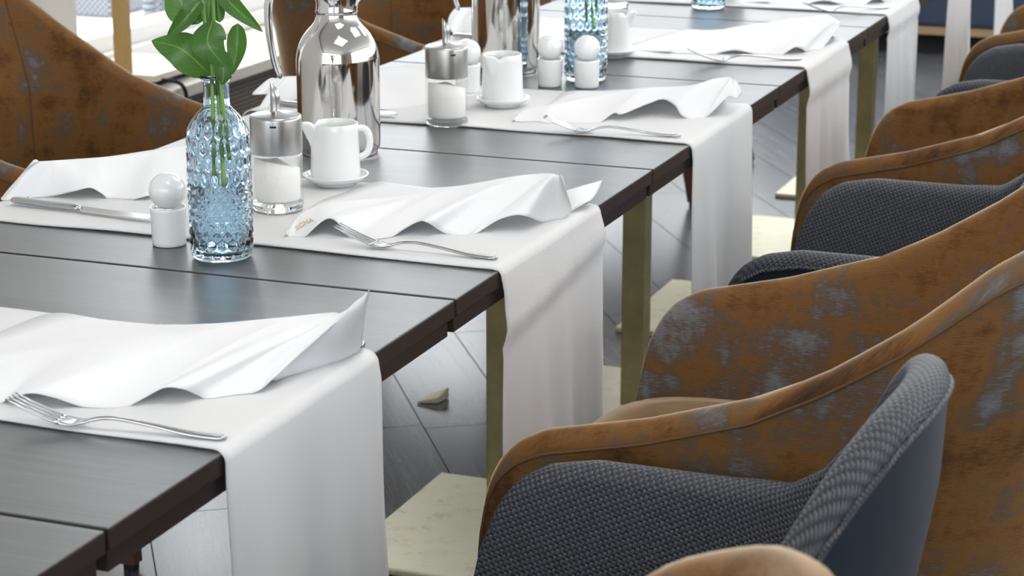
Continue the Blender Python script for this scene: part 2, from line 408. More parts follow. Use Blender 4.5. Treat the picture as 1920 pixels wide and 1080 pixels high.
def window_back(n, x0, x1):  # unseen windows added behind the camera to light the napkin fronts
    f = bmesh.new()
    for (a, b_, c, d) in ((x0, x1, .9, .97), (x0, x1, 2.78, 2.85), (x0, x0 + .06, .97, 2.78), (x1 - .06, x1, .97, 2.78)):
        bmesh.ops.create_cube(f, size=1, matrix=Matrix.Translation(((a + b_) / 2, -3.7, (c + d) / 2)) @ Matrix.Diagonal((b_ - a, .08, d - c, 1)))
    w = struct(obj('window_%d' % n, f, 'white_paint', smooth=False))
    obj('glass_pane', box_bm(x0 + .055, x1 - .055, -3.703, -3.697, .965, 2.785), 'pane', w, smooth=False)
for n in range(3): window_back(14 + n, -2.15 + 1.75 * n, -.40 + 1.75 * n)
def fill_window_right(n, y0, y1):  # unseen windows added as daylight fill for the right-facing cloth and rims
    f = bmesh.new()
    for (a, b_, c, d) in ((y0, y1, 1.10, 1.17), (y0, y1, 2.78, 2.85), (y0, y0 + .06, 1.17, 2.78), (y1 - .06, y1, 1.17, 2.78)):
        bmesh.ops.create_cube(f, size=1, matrix=Matrix.Translation((4.68, (a + b_) / 2, (c + d) / 2)) @ Matrix.Diagonal((.08, b_ - a, d - c, 1)))
    w = struct(obj('window_%d' % n, f, 'white_paint', smooth=False))
    obj('glass_pane', box_bm(4.677, 4.683, y0 + .055, y1 - .055, 1.165, 2.785), 'pane', w, smooth=False)
for n in range(4): fill_window_right(10 + n, -1.0 + 2.3 * n, 1.3 + 2.3 * n)

# terrace outside
terrace = struct(box('ground', -12, -2.2, -6, 16, -.16, -.10, 'deck'))
for i in range(14):
    for j in range(5):
        box('paving_slab', -2.3 - .62 * (j + 1) + .006, -2.3 - .62 * j - .006, 3.2 + .5 * i + .006, 3.7 + .5 * i - .006, -.101, -.09, 'deck', terrace)
def wicker_chair(loc, rz, label):
    t = thing('wicker_chair', label, 'chair', loc, rz, 'wicker terrace chairs')
    for sx in (-.27, .27):
        for sy in (-.24, .24): obj('leg', tube_bm([Vector((sx * 1.05, sy * 1.05, 0)), Vector((sx, sy, .40))], [.026, .03], 8), 'wicker', t)
    box('seat', -.32, .32, -.30, .30, .34, .45, 'wicker', t, .02)
    box('backrest', -.32, -.27, -.30, .30, .45, .86, 'wicker', t, .02)
    for sy in (-.3, .25): box('armrest', -.30, .30, sy, sy + .05, .45, .66, 'wicker', t, .02)
    return t
wicker_chair((-3.70, 6.95, -.09), math.radians(24.6), 'grey woven wicker chair on the white terrace, legs right of the golden post')
sf = thing('wicker_sofa', 'low grey woven wicker sofa on the terrace, left of the golden post', 'sofa', (-4.80, 7.30, -.09))
box('base', -.75, .33, 0, .75, .0, .30, 'wicker', sf, .02)
box('seat_cushion', -.70, .28, .02, .70, .30, .42, 'grey_paint', sf, .03)
box('backrest', -.75, .33, .68, .80, .30, .75, 'wicker', sf, .02)

# golden post and beige slab by the window
p = obj('upright_post', box_bm(-1.815, -1.785, 2.995, 3.03, .45, 2.2, .003), 'gold_post', smooth=False)
tag(p, 'slim golden brown metal post rising from the window sill', 'post')
sl = thing('sill_board', 'flat beige board with black underside lying on the window sill', 'board', (0, 0, 0))
box('board', -1.98, -1.745, 3.06, 3.34, .466, .482, 'beige', sl, .003)
box('black_base', -1.96, -1.76, 3.08, 3.32, .451, .466, 'black', sl, .002)
cb = tube_bm(catmull([(-1.80, 3.10, .462), (-1.72, 3.095, .466), (-1.69, 3.10, .45), (-1.685, 3.105, .40), (-1.68, 3.11, .30)], 24), .005, 8)
obj('cable', cb, 'black', sl)

# unseen square fill panels, added overhead to brighten napkins and chair rims
for (y, l) in ((.2, 'unseen white fill light panel added over the nearest chairs'), (2.7, 'unseen white fill light panel added over the middle of the table row'), (5.2, 'unseen white fill light panel added over the far end of the table row')):
    t = thing('added_fill_panel', l, 'fill light', (.55, y, 2.97), 0, 'added fill light panels')
    box('housing', -.62, .62, -.62, .62, .0, .03, 'white_paint', t)
    d = bpy.data.lights.new('fill_panel_light', 'AREA'); d.shape = 'SQUARE'; d.size = 1.16; d.energy = PANEL_W; d.color = (1, .95, .88)
    lo = bpy.data.objects.new('fill_panel_light', d); COL.objects.link(lo); lo.location = (0, 0, -.004); lo.parent = t

# bench at the far end
bn = thing('banquette_bench', 'long navy upholstered bench with a tan wooden strip at the far end', 'bench', (0, 7.0, 0))
box('plinth', -1.4, 4.2, .10, .60, 0, .085, 'black', bn)
box('wood_strip', -1.4, 4.2, 0, .60, .085, .118, 'strip', bn, .003)
box('seat', -1.4, 4.2, -.01, .60, .118, .46, 'navy_fabric', bn, .02)
box('backrest', -1.4, 4.2, .48, .62, .46, .95, 'navy_fabric', bn, .02)

# ------------------------------------------------------------------ tables
POS = ['nearest, cut by the bottom left corner', 'under the front napkin and fork', 'under the front blue vase', 'under the second sugar dispenser', 'fourth back along the row', 'beneath the far small vase', 'second from the far end', 'at the far end']
TLAB = ['dark wood pedestal table nearest the camera, bare in the bottom left corner',
        'dark wood table carrying the frontmost napkin and fork',
        'dark wood table carrying the front blue vase and front steel carafe',
        'dark wood table carrying the second carafe and two white shakers',
        'dark wood table with the fourth runner, behind the second blue vase',
        'dark wood table at the top edge carrying the farthest blue vase',
        'dark wood table whose runner hangs before the navy bench, second from the back',
        'dark wood table farthest back in the row']
proto = None
for k in range(-1, 7):
    y = PITCH * k
    if proto is None:
        t = proto = thing('dining_table', TLAB[0], 'table', (0, y, 0), 0, 'dining tables pushed together in a row')
        obj('table_top', box_bm(-PITCH, 0, .0025, PITCH - .0025, HT - .020, HT, .0018), 'top', t, smooth=False)
        tm = t.children[0].data; tm.materials.append(M['top_edge'])
        for pl in tm.polygons: pl.material_index = 0 if pl.normal.z > .3 else 1
        obj('top_edging', box_bm(-PITCH + .006, -.006, .008, PITCH - .008, HT - .040, HT - .020, .001), 'top_edge', t, smooth=False)
        box('under_frame', -.52, -.19, .20, .51, HT - .055, HT - .040, 'black', t)
        box('column', -.38, -.335, .332, .378, .012, HT - .055, 'brass', t, .002)
        box('base_plate', -.557, -.137, .125, .560, .0, .012, 'plate', t, .003)
    else: copy_thing(proto, (0, y, 0), 0, TLAB[k + 1])

# ------------------------------------------------------------------ runners
def runner(k, y0, y1, label, seed, skew=0.0, flare=0.0, drop=.46, crease=None):
    rnd = random.Random(seed); w = y1 - y0
    path = []   # (x, dz, hang, normal axis) along the length
    R_ = .016
    xs = [(-.735, -.30), (-.735, -.15), (-.733, -.03)]
    for i in range(7):
        a = PI - i * PI / 12; xs.append((-PITCH - .004 + R_ * math.cos(a) * 1.0 + R_ * .0, -R_ + R_ * math.sin(a) + .002))
    for i in range(41): xs.append((-PITCH + .008 + (PITCH - .018) * i / 40, .002))
    for i in range(1, 9):
        a = PI / 2 - i * PI / 16; xs.append((-.008 + .012 * math.cos(a), -.012 + .012 * math.sin(a) + .002))
    nz = 44
    for i in range(1, nz + 1): xs.append((.004, -.012 - drop * i / nz))
    nW = 34; b = bmesh.new(); rows = []
    ph = [rnd.uniform(0, 6.28) for _ in range(6)]
    for (x, dz) in xs:
        row = []
        hang = max(0.0, -dz - .010) if x > -.3 else 0.0
        hl = max(0.0, -dz - .02) if x < -.3 else 0.0
        for j in range(nW + 1):
            v = j / nW; y = y0 + w * v + skew * (x + .35) * (1 if x > -.9 else 0)
            px, pz = x, HT + dz
            if hang > 0:
                s = min(1, hang / .25) * (1 - .75 * abs(2 * v - 1) ** 3)
                px += .001 + .008 * (1 + math.sin(v * 7 + ph[0])) * s + .005 * (1 + math.sin(v * 13 + ph[1] + hang * 3)) * s + .0025 * math.sin(v * 27 + ph[2] - hang * 4) * s
                if crease is not None:
                    cz = crease[0] + (crease[1] - crease[0]) * v
                    px += min(1, hang / .02) * (.003 * math.exp(-((hang - cz + .016) / .015) ** 2) - .002 * math.exp(-((hang - cz - .004) / .007) ** 2) + .002 / (1 + math.exp((hang - cz) / .006)))
                y += (v - .5) * flare * hang - .02 * hang * flare + .0025 * math.sin(hang * 22 + ph[2 + (j > nW / 2)]) * (1 if j in (0, nW) else .6)
            elif hl > 0: px -= .005 * math.sin(v * 8 + ph[1]) * min(1, hl / .2)
            else:
                pz += .0006 * math.sin(x * 23 + v * 9 + ph[3]) + .0007
                if dz > 0:
                    e = max(0, abs(v - .5) * 2 - .9) * 10
                    y += .0025 * math.sin(x * 11 + ph[4]) * e + .0012 * math.sin(x * 31 + ph[5]) * e
            row.append(b.verts.new((px, y, pz)))
        rows.append(row)
    for A, B in zip(rows, rows[1:]):
        for j in range(nW): b.faces.new((A[j], B[j], B[j + 1], A[j + 1]))
    o = obj('table_runner', b, 'runner'); md = o.modifiers.new('thickness', 'SOLIDIFY'); md.thickness = .0018; md.offset = 0
    # stitched hems along both long edges
    for j0, j1 in ((1, 3), (nW - 3, nW - 1)):
        pass
    return tag(o, label, 'runner', 'white runners laid across the tables')
runner(0, .186, .500, 'white linen runner under the frontmost napkin and fork, hanging nearest', 1, 0, .02, .60)
runner(1, .838, 1.184, 'white linen runner with a crosswise crease, under the embroidered napkin', 2, 0, .03, .50, (.075, .045))
runner(2, 1.600, 1.935, 'white linen runner hanging between the two front brass columns on the right', 3, .0, .05, .50)
runner(3, 2.312, 2.645, 'white linen runner hanging left of the second orange chair, fourth from the front', 4, 0, .10, .50, (.05, .05))
runner(4, 3.02, 3.345, 'white linen runner fifth from the front, hanging right of a brass column', 5, 0, .06, .50, (.03, .03))
runner(5, 3.74, 4.05, 'white linen runner hanging before the navy bench, second from the back', 6, 0, .30, .50)
runner(6, 4.46, 4.76, 'narrow white linen runner hanging farthest back against the navy bench', 7, 0, .10, .50)

# ------------------------------------------------------------------ armchairs
def chair_mesh(half, depth, zprof, thick, nS=120):
    # plan: straight arms along x, round back; local front is -x, y across, floor at z = 0
    r = .5 * 2 * half; ex = 2.7 if half > .28 else 2.0
    xb = depth / 2; xf = -depth / 2; back_r = .30 if half > .28 else .21; straight = depth - back_r
    pts = []
    na = 46; nb = 56
    for i in range(na): 
        t = i / na; t = t * t * (2 - t) ; pts.append((xf + straight * t, -half))
    x_c = xf + straight
    for i in range(nb + 1):
        a = -PI / 2 + PI * i / nb; c, s = math.cos(a), math.sin(a)
        pts.append((x_c + back_r * (abs(c) ** (2 / ex)), half * (abs(s) ** (2 / ex)) * (1 if s > 0 else -1)))
    for i in range(na - 1, -1, -1):
        t = i / na; t = t * t * (2 - t); pts.append((xf + straight * t, half))
    P2 = [Vector((x, y, 0)) for x, y in pts]
    return P2
def build_shell(half, depth, ztab, zbot, thick, flare):
    P2 = chair_mesh(half, depth, None, thick)
    # drop coincident points
    Q = [P2[0]]
    for p_ in P2[1:]:
        if (p_ - Q[-1]).length > 1e-4: Q.append(p_)
    P2 = Q
    xf = -depth / 2
    outer = bmesh.new(); inner = bmesh.new(); uo = outer.loops.layers.uv.new('UVMap'); ui = inner.loops.layers.uv.new('UVMap')
    arc = 0; colo = []; coli = []; seam = []; vert = []
    h = thick / 2
    mO, mR, mI = 12, 10, 12
    for i, p_ in enumerate(P2):
        if i: arc += (p_ - P2[i - 1]).length
        t = (P2[min(i + 1, len(P2) - 1)] - P2[max(i - 1, 0)]).normalized(); n = Vector((t.y, -t.x, 0))
        d = p_.x - xf
        zt = ztab(d)
        def place(off, z):
            q = p_ + n * off
            k = min(1.0, max(0.0, (z - .30) / .42)); k = k ** .8
            sy = .80 + .20 * k; sx = (.80 + .20 * k) if half > .28 else (.70 + .30 * k)
            top = max(0, (z - .66)) * flare
            x = q.x
            if x > 0: x = x * sx + top
            return Vector((x, q.y * sy, z))
        zs = zt - h
        low = min(zbot, zs - .002)
        co = [(place(h, low + (zs - low) * j / mO), (arc, low + (zs - low) * j / mO)) for j in range(mO + 1)]
        ci = []
        for j in range(mR + 1):
            a = PI * j / mR; ci.append((place(h * math.cos(a), zs + h * math.sin(a)), (arc, -zs + h * (a - PI))))
        for j in range(1, mI + 1):
            z = zs + (low - zs) * j / mI; ci.append((place(-h, z), (arc, -2 * zs + zs + (zs - z))))
        colo.append(([outer.verts.new(a) for a, _ in co], [u for _, u in co])); coli.append(([inner.verts.new(a) for a, _ in ci], [u for _, u in ci]))
        seam.append(place(h + .0012, zs - .002)); vert.append([place(-h - .0006, zs + (.40 - zs) * q_ / 20) for q_ in range(21)])
    for b, cols, uv in ((outer, colo, uo), (inner, coli, ui)):
        for (A, ua), (B, ub) in zip(cols, cols[1:]):
            for j in range(len(A) - 1):
                f_ = b.faces.new((A[j], B[j], B[j + 1], A[j + 1]))
                for lp, u in zip(f_.loops, (ua[j], ub[j], ub[j + 1], ua[j + 1])): lp[uv].uv = u
    # close the two arm fronts
    return outer, inner, seam, [vert[int(len(vert) * q_)] for q_ in (.385, .615)]
def seat_bm(half, xf, xb, z0, z1):
    b = bmesh.new(); uv = b.loops.layers.uv.new('UVMap'); n = 40; rings = []
    prof = [(.0, z0), (.92, z0), (.985, z0 + .012), (1.0, (z0 + z1) / 2 - .005), (.985, z1 - .022), (.94, z1 - .008), (.80, z1), (.5, z1 + .008), (0, z1 + .012)]
    for s, z in prof:
        ring = []
        for i in range(n):
            a = 2 * PI * i / n; c, sn = math.cos(a), math.sin(a); e = 2 / 4.5
            x = (xf + xb) / 2 + (xb - xf) / 2 * s * abs(c) ** e * (1 if c > 0 else -1); y = half * s * abs(sn) ** e * (1 if sn > 0 else -1)
            ring.append(b.verts.new((x, y, z)))
        rings.append(ring)
    for A, B in zip(rings, rings[1:]):
        for i in range(n): 
            f_ = b.faces.new((A[i], A[(i + 1) % n], B[(i + 1) % n], B[i]))
            for lp in f_.loops: lp[uv].uv = (lp.vert.co.x + lp.vert.co.z, lp.vert.co.y)
    bmesh.ops.remove_doubles(b, verts=b.verts, dist=1e-5)
    return b
Z_ORANGE = [(0, .40), (.002, .455), (.008, .515), (.018, .56), (.032, .588), (.05, .606), (.08, .622), (.19, .648), (.30, .684), (.36, .722), (.42, .770), (.48, .832), (.54, .870), (.58, .886), (.62, .892)]
Z_NAVY = [(0, .40), (.004, .47), (.014, .53), (.03, .575), (.05, .600), (.08, .618), (.13, .628), (.20, .628), (.27, .628), (.33, .634), (.37, .663), (.41, .724), (.44, .785), (.462, .820), (.48, .834), (.54, .838)]
def make_chair(kind):
    t = thing('armchair', '', 'chair')
    if kind == 'orange': half, depth, tab, th, outm, inm, seam_m = .30, .60, Z_ORANGE, .040, 'velvet', 'velvet', 'velvet_seam'
    else: half, depth, tab, th, outm, inm, seam_m = 0.250, .475, Z_NAVY, .036, 'leather', 'weave', 'weave'
    def smooth_tab(d, tab=tab):
        return (lerp_table(tab, d - .006) + lerp_table(tab, d) * 2 + lerp_table(tab, d + .006)) / 4 if d > .03 else lerp_table(tab, d)
    o, i_, seam, verts_ = build_shell(half, depth, smooth_tab, .335, th, .25 if kind == 'orange' else .04)
    obj('outer_shell', o, outm, t); ob = obj('inner_upholstery', i_, inm, t)
    sb = tube_bm(seam, .0016 if kind == 'orange' else .0030, 6)
    uvl = sb.loops.layers.uv.new('UVMap')
    for f_ in sb.faces:
        for lp in f_.loops: lp[uvl].uv = (lp.vert.co.x * 1.3 + lp.vert.co.y, lp.vert.co.z)
    obj('piping', sb, seam_m, t)
    if kind == 'orange':
        for vp in verts_: obj('back_seam', tube_bm(vp, .0012, 6, 1.0, Vector((0, 1, 0))), 'velvet_seam', t)
    obj('seat_cushion', seat_bm(half - .028, -depth / 2 - .02, depth / 2 - .10, .345, .50 if kind == 'orange' else .47), 'velvet' if kind == 'orange' else 'weave', t)
    for sx in (-1, 1):
        for sy in (-1, 1):
            b = bmesh.new(); x = sx * (depth / 2 - .065); y = sy * (half - .075)
            xt, xb2 = x, x + sx * .075; yb = y + sy * .075
            vs = []
            for (cx_, cy_, z, s) in ((xb2, yb, .012, .013), (xt, y, .345, .021)):
                vs += [b.verts.new((cx_ + a * s, cy_ + c * s, z)) for a, c in ((-1, -1), (1, -1), (1, 1), (-1, 1))]
            for q in ((3, 2, 1, 0), (4, 5, 6, 7), (0, 1, 5, 4), (1, 2, 6, 5), (2, 3, 7, 6), (3, 0, 4, 7)): b.faces.new([vs[n_] for n_ in q])
            lg = obj('leg', b, 'dark_wood', t, smooth=False)
            obj('glide', box_bm(xb2 - .009, xb2 + .009, yb - .009, yb + .009, 0, .012), 'rubber', lg, smooth=False)
    return t
co_ = make_chair('orange'); cn_ = make_chair('navy')
XO = .06 + .30; XN = .075 + .2375
co_.location = (XO, .90, 0); co_['label'] = 'orange-brown worn velvet armchair directly behind the front navy woven chair'; co_['group'] = 'orange velvet armchairs'
cn_.location = (XN + .02, .285, 0); cn_['label'] = 'navy woven armchair in the foreground with smooth dark leather outer back'; cn_['group'] = 'navy woven armchairs'
copy_thing(co_, (.283, -.43, 0), 0, 'orange velvet armchair nearest the camera, only its back top showing at the bottom edge')
copy_thing(co_, (XO - .01, 2.31, 0), 0, 'orange-brown velvet armchair behind the middle navy woven chair, right edge')
copy_thing(co_, (XO + .01, 3.77, 0), 0, 'orange-brown velvet armchair farthest back but one at the right edge')
copy_thing(co_, (XO + .01, 5.15, 0), 0, 'orange velvet armchair in the top right corner, farthest back')
copy_thing(cn_, (XN + .01, 1.65, 0), 0, 'navy woven armchair between two orange chairs at the middle of the right side')
copy_thing(cn_, (XN + .02, 3.10, 0), 0, 'navy woven armchair farthest back, near the top right corner')
copy_thing(co_, (-.87 - .30, 1.72, 0), PI, 'large orange-brown velvet armchair at the upper left, by the window')
copy_thing(co_, (-.75 - .30, 3.06, 0), PI, 'orange-brown velvet armchair behind the front steel carafe, window side')
copy_thing(co_, (-.75 - .30, 4.50, 0), PI, 'orange velvet armchair farthest back on the window side, only its leg showing')

# ------------------------------------------------------------------ napkins
def napkin(hem, ridge, back, label, skew=2.4, flap=None, nS=180, nT=18, pleats=5):
    H_ = catmull([at(*p_) for p_ in hem], nS); Rr = catmull([at(*p_) for p_ in ridge], 200); Bk = catmull([at(*p_) for p_ in back], nS)
    zmin = HT + .0042
    b = bmesh.new(); rows = []
    def add(p_):
        p_ = Vector(p_); p_.z = max(p_.z, zmin); return b.verts.new(p_)
    for i in range(nS):
        s = i / (nS - 1); g_ = 1 - (1 - s) ** skew
        R0 = Rr[min(199, int(round(g_ * 199)))]; 
        fi = g_ * 199; k = min(198, int(fi)); R0 = Rr[k].lerp(Rr[k + 1], fi - k)
        col = []
        Bp = Bk[i]
        for j in range(6): 
            t = j / 6; q = Bp.lerp(R0, t); q.z = Bp.z + (R0.z - Bp.z) * t ** 1.6; col.append(add(q))
        for j in range(nT + 1):
            t = j / nT; q = R0.lerp(H_[i], t)
            tri = abs(((s * pleats + .35) % 1.0) * 2 - 1)
            q.z += .0025 * math.sin(PI * t) + .0085 * (tri ** 1.4 - .45) * math.sin(PI * t ** .7) * (1 - .35 * t) * min(1, s * 5) * (.35 + .65 * min(1, (1 - s) * 4))
            col.append(add(q))
        rows.append(col)
    for A, B in zip(rows, rows[1:]):
        for j in range(len(A) - 1): b.faces.new((A[j], A[j + 1], B[j + 1], B[j]))
    if flap:
        a, c, d, e = [at(*p_) for p_ in flap]; n = 10; G = []
        for i in range(n + 1):
            G.append([])
            for j in range(n + 1):
                u, v = i / n, j / n; q = (a.lerp(c, u)).lerp(e.lerp(d, u), v); q.z += .006 * math.sin(u * 4) * math.sin(v * PI); G[-1].append(add(q))
        for i in range(n):
            for j in range(n): b.faces.new((G[i][j], G[i + 1][j], G[i + 1][j + 1], G[i][j + 1]))
    bmesh.ops.remove_doubles(b, verts=b.verts, dist=2e-5)
    bmesh.ops.recalc_face_normals(b, faces=b.faces)
    o = obj('napkin', b, 'napkin'); md = o.modifiers.new('thickness', 'SOLIDIFY'); md.thickness = .0012; md.offset = 0
    return tag(o, label, 'napkin', 'folded white napkins')
nA = napkin(
    [(-120, 790, .002), (-60, 776, .004), (0, 756, .004), (16, 747, .010), (57, 737, .018), (100, 745, .014), (142, 759, .006), (198, 773, .0), (239, 762, .004), (302, 728, .020), (340, 729, .019), (370, 741, .008), (400, 754, 0), (447, 747, .0), (491, 728, .008), (501, 714, .012), (526, 713, .003), (564, 706, 0), (605, 693, 0), (645, 679, 0), (674, 664, 0), (678, 630, .025), (685, 583, .055), (692, 545, .085)],
    [(-120, 690, .015), (0, 666, .022), (126, 646, .028), (250, 634, .034), (378, 622, .040), (447, 605, .046), (540, 595, .050), (620, 587, .053), (640, 588, .053), (664, 573, .062), (692, 545, .085)],
    [(-120, 680, .003), (0, 625, .003), (101, 588, .005), (220, 606, .003), (378, 624, .003), (470, 622, .002), (560, 618, .002), (620, 612, .002), (650, 606, .01), (692, 546, .084)],
    'white napkin nearest the camera with a pointed upright corner')
nB = napkin(
    [(536, 440, .006), (545, 447, .002), (555, 450, 0), (573, 442, .006), (590, 426, .016), (604, 414, .022), (618, 409, .025), (633, 417, .022), (655, 444, .005), (690, 456, 0), (722, 452, 0), (749, 433, .010), (784, 415, .022), (801, 417, .022), (826, 433, .008), (861, 448, 0), (884, 443, .001), (930, 414, .018), (965, 403, .025), (988, 406, .022), (1011, 415, .008), (1032, 419, 0), (1055, 413, .002), (1071, 395, .012), (1066, 375, .028), (1059, 348, .050), (1051, 329, .064)],
    [(536, 440, .008), (555, 412, .018), (575, 395, .025), (620, 381, .028), (700, 373, .028), (770, 366, .028), (833, 357, .032), (900, 343, .044), (965, 331, .055), (1023, 326, .062), (1051, 329, .064)],
    [(536, 440, .003), (590, 386, .003), (643, 364, .003), (700, 343, .004), (740, 346, .003), (820, 355, .003), (900, 352, .002), (970, 350, .002), (1020, 352, .002), (1051, 331, .062)],
    'white napkin with gold embroidered lettering beside the front fork-and-vase setting', flap=[(1048, 362, .024), (1129, 338, .030), (1106, 376, .016), (1068, 398, .006)])
nC = napkin(
    [(962, 226, .004), (972, 233, 0), (1007, 229, .003), (1022, 235, 0), (1060, 236, 0), (1115, 235, 0), (1125, 230, .003), (1150, 212, .014), (1165, 214, .014), (1200, 200, .022), (1240, 186, .030), (1265, 197, .024), (1277, 215, .010), (1297, 227, 0), (1315, 225, 0), (1335, 210, .012), (1365, 182, .032), (1380, 185, .030), (1387, 178, .032), (1390, 170, .036), (1376, 150, .055)],
    [(962, 226, .006), (985, 206, .017), (1035, 197, .021), (1110, 182, .026), (1192, 167, .035), (1290, 161, .042), (1360, 146, .055), (1376, 150, .055)],
    [(962, 226, .003), (1030, 196, .003), (1060, 174, .003), (1120, 172, .003), (1192, 170, .003), (1290, 178, .002), (1350, 180, .002), (1376, 152, .053)],
    'white napkin on the runner right of the second creamer and white shakers')
nD = napkin(
    [(1252, 97, .006), (1281, 102, .002), (1327, 106, 0), (1352, 98, .007), (1375, 94, .012), (1398, 97, .011), (1427, 105, 0), (1459, 107, 0), (1475, 97, .010), (1491, 88, .018), (1504, 92, .012), (1514, 98, .002), (1537, 94, .001), (1553, 77, .012), (1572, 52, .030), (1575, 42, .038)],
    [(1252, 97, .008), (1285, 80, .016), (1330, 62, .022), (1380, 51, .028), (1443, 42, .038), (1524, 31, .053), (1553, 29, .054), (1575, 42, .038)],
    [(1170, 92, .003), (1200, 80, .003), (1278, 57, .004), (1330, 60, .003), (1400, 62, .003), (1480, 58, .003), (1540, 56, .01), (1575, 43, .037)],
    'white napkin on the fourth runner from the front, right of the second blue vase')
nE = nD.copy(); COL.objects.link(nE); nE.location = (0, PITCH, 0); nE['label'] = 'white napkin at the top edge on the fifth runner, right of the farthest vase'
nLB = napkin(
    [(420, 350, .001), (360, 352, .002), (320, 358, .006), (279, 366, .010), (240, 376, .002), (210, 377, 0), (190, 362, .012), (169, 352, .020), (140, 358, .016), (98, 368, .006), (60, 374, .002), (41, 377, .001), (6, 381, 0), (4, 373, .002), (12, 360, .010), (35, 334, .026), (58, 309, .046), (71, 303, .050)],
    [(420, 290, .020), (351, 275, .034), (285, 282, .040), (204, 294, .044), (140, 299, .047), (95, 302, .049), (71, 303, .050)],
    [(430, 285, .003), (350, 300, .002), (285, 310, .002), (204, 322, .002), (140, 330, .002), (95, 334, .002), (80, 320, .02), (71, 304, .049)],
    'white napkin left of the front white shaker, before the left velvet armchair', skew=2.0)
nLA = nLB.copy(); COL.objects.link(nLA); nLA.location = (-.035, -.52, 0); nLA['label'] = 'white napkin at the left edge, only its corner showing above the front runner'
nLC = napkin(
    [(900, 182, .001), (840, 190, .001), (790, 200, .002), (740, 205, .003), (690, 203, .010), (640, 196, .014), (600, 192, .012), (560, 186, .010), (525, 200, 0), (497, 206, 0), (485, 207, 0), (492, 192, .010), (502, 178, .020), (488, 177, .026), (473, 176, .026), (492, 160, .036), (515, 148, .042)],
    [(880, 140, .006), (800, 138, .014), (720, 135, .022), (640, 140, .034), (560, 143, .040), (535, 144, .042), (515, 148, .042)],
    [(880, 125, .003), (800, 122, .003), (720, 130, .003), (640, 150, .003), (560, 165, .003), (535, 165, .01), (515, 149, .041)],
    'white napkin behind the front steel carafe on the window side', skew=2.0)
nLD = napkin(
    [(1150, 75, .001), (1080, 78, .002), (1010, 80, .004), (960, 74, .008), (920, 72, .010), (885, 66, .010), (868, 62, .004), (856, 66, 0), (846, 58, .008), (840, 46, .016), (842, 32, .026), (850, 20, .034), (862, 15, .038)],
    [(1150, 55, .008), (1080, 44, .014), (1010, 32, .022), (940, 20, .034), (890, 15, .038), (862, 15, .038)],
    [(1150, 48, .003), (1080, 38, .003), (1010, 36, .003), (940, 34, .003), (890, 34, .003), (862, 16, .037)],
    'white napkin left of the second steel carafe on the window side', skew=2.0)

# gold lettering embroidered on the napkin hem
def lettering(txt, nap, p0, p1, hpx):
    c = bpy.data.curves.new('t', 'FONT'); c.body = txt; c.size = 1; c.resolution_u = 3; c.offset = .018
    to = bpy.data.objects.new('t', c); COL.objects.link(to); dg = bpy.context.evaluated_depsgraph_get(); dg.update()
    me = bpy.data.meshes.new_from_object(to.evaluated_get(dg)); bpy.data.objects.remove(to)
    bb = bmesh.new(); bb.from_mesh(nap.data); tree = BVHTree.FromBMesh(bb); bb.free()
    b = bmesh.new(); b.from_mesh(me); bmesh.ops.triangulate(b, faces=b.faces); bmesh.ops.subdivide_edges(b, edges=b.edges, cuts=2, use_grid_fill=True)
    xs = [v.co.x for v in b.verts]; w = max(xs)
    d = Vector((p1[0] - p0[0], p1[1] - p0[1])); nrm = Vector((d.y, -d.x)).normalized()
    last = None
    for v in b.verts:
        t = v.co.x / w; q = Vector(p0) + d * t + nrm * (v.co.y / .7 * hpx); q.y -= 2.0 * math.sin(PI * t)
        dr = ray(q.x, q.y).normalized(); hit = tree.ray_cast(CAM, dr)
        if hit[0] is not None:
            last = hit[0]; nn = hit[1] if hit[1].dot(dr) < 0 else -hit[1]; v.co = hit[0] + nn * .0011 - dr * .0006
        else: v.co = (last or at(q.x, q.y, .01)) - dr * .0012
    o = obj('embroidered_lettering', b, 'gold_thread', nap, smooth=False); o['label'] = 'gold embroidered letters along the hem'
lettering('SCHA', nB, (556, 434), (590, 416), 8.5)

# ------------------------------------------------------------------ cutlery
def fork_parts():
    t = thing('fork', '', 'fork')
    # along +x from tine tips to handle end, length .205
    zc = [(0, .022), (.02, .0135), (.04, .0065), (.055, .003), (.065, .0028), (.080, .0075), (.092, .0098), (.105, .0100), (.135, .0070), (.165, .0030), (.19, .0018), (.205, .0022)]
    wc = [(.046, .0105), (.056, .0112), (.066, .0090), (.076, .0045), (.086, .0030), (.110, .0028), (.15, .0042), (.18, .0060), (.198, .0066), (.203, .0052), (.205, .002)]
    b = bmesh.new(); rows = []
    n = 60
    zs = catmull([(x, 0, z) for x, z in zc], 300)
    def zat(x): return min(zs, key=lambda q: abs(q.x - x)).z
    for i in range(n + 1):
        x = .046 + (.205 - .046) * i / n; w = lerp_table(wc, x); z = zat(x); th = .0011 if x < .07 else .0017
        dip = .0012 if x < .07 else 0.0
        ring = [b.verts.new((x, w * s_, z + zz)) for s_, zz in ((-1, dip), (-.5, th * .9), (0, th - dip * .3), (.5, th * .9), (1, dip), (.5, -th), (0, -th - dip), (-.5, -th))]
        rows.append(ring)
    for A, B in zip(rows, rows[1:]):
        for k in range(8): b.faces.new((A[k], A[(k + 1) % 8], B[(k + 1) % 8], B[k]))
    b.faces.new(rows[0]); b.faces.new(list(reversed(rows[-1])))
    bmesh.ops.recalc_face_normals(b, faces=b.faces)
    obj('handle', b, 'cutlery', t)
    for k in range(4):
        y = -.0087 + .0058 * k
        path = [Vector((.050 - .050 * q / 12, y * (1 + .06 * q / 12), zat(.050 - .050 * q / 12) + .0002)) for q in range(13)]
        obj('tine', tube_bm(path, [.0021 - .0011 * q / 12 for q in range(13)], 6, .7), 'cutlery', t)
    return t
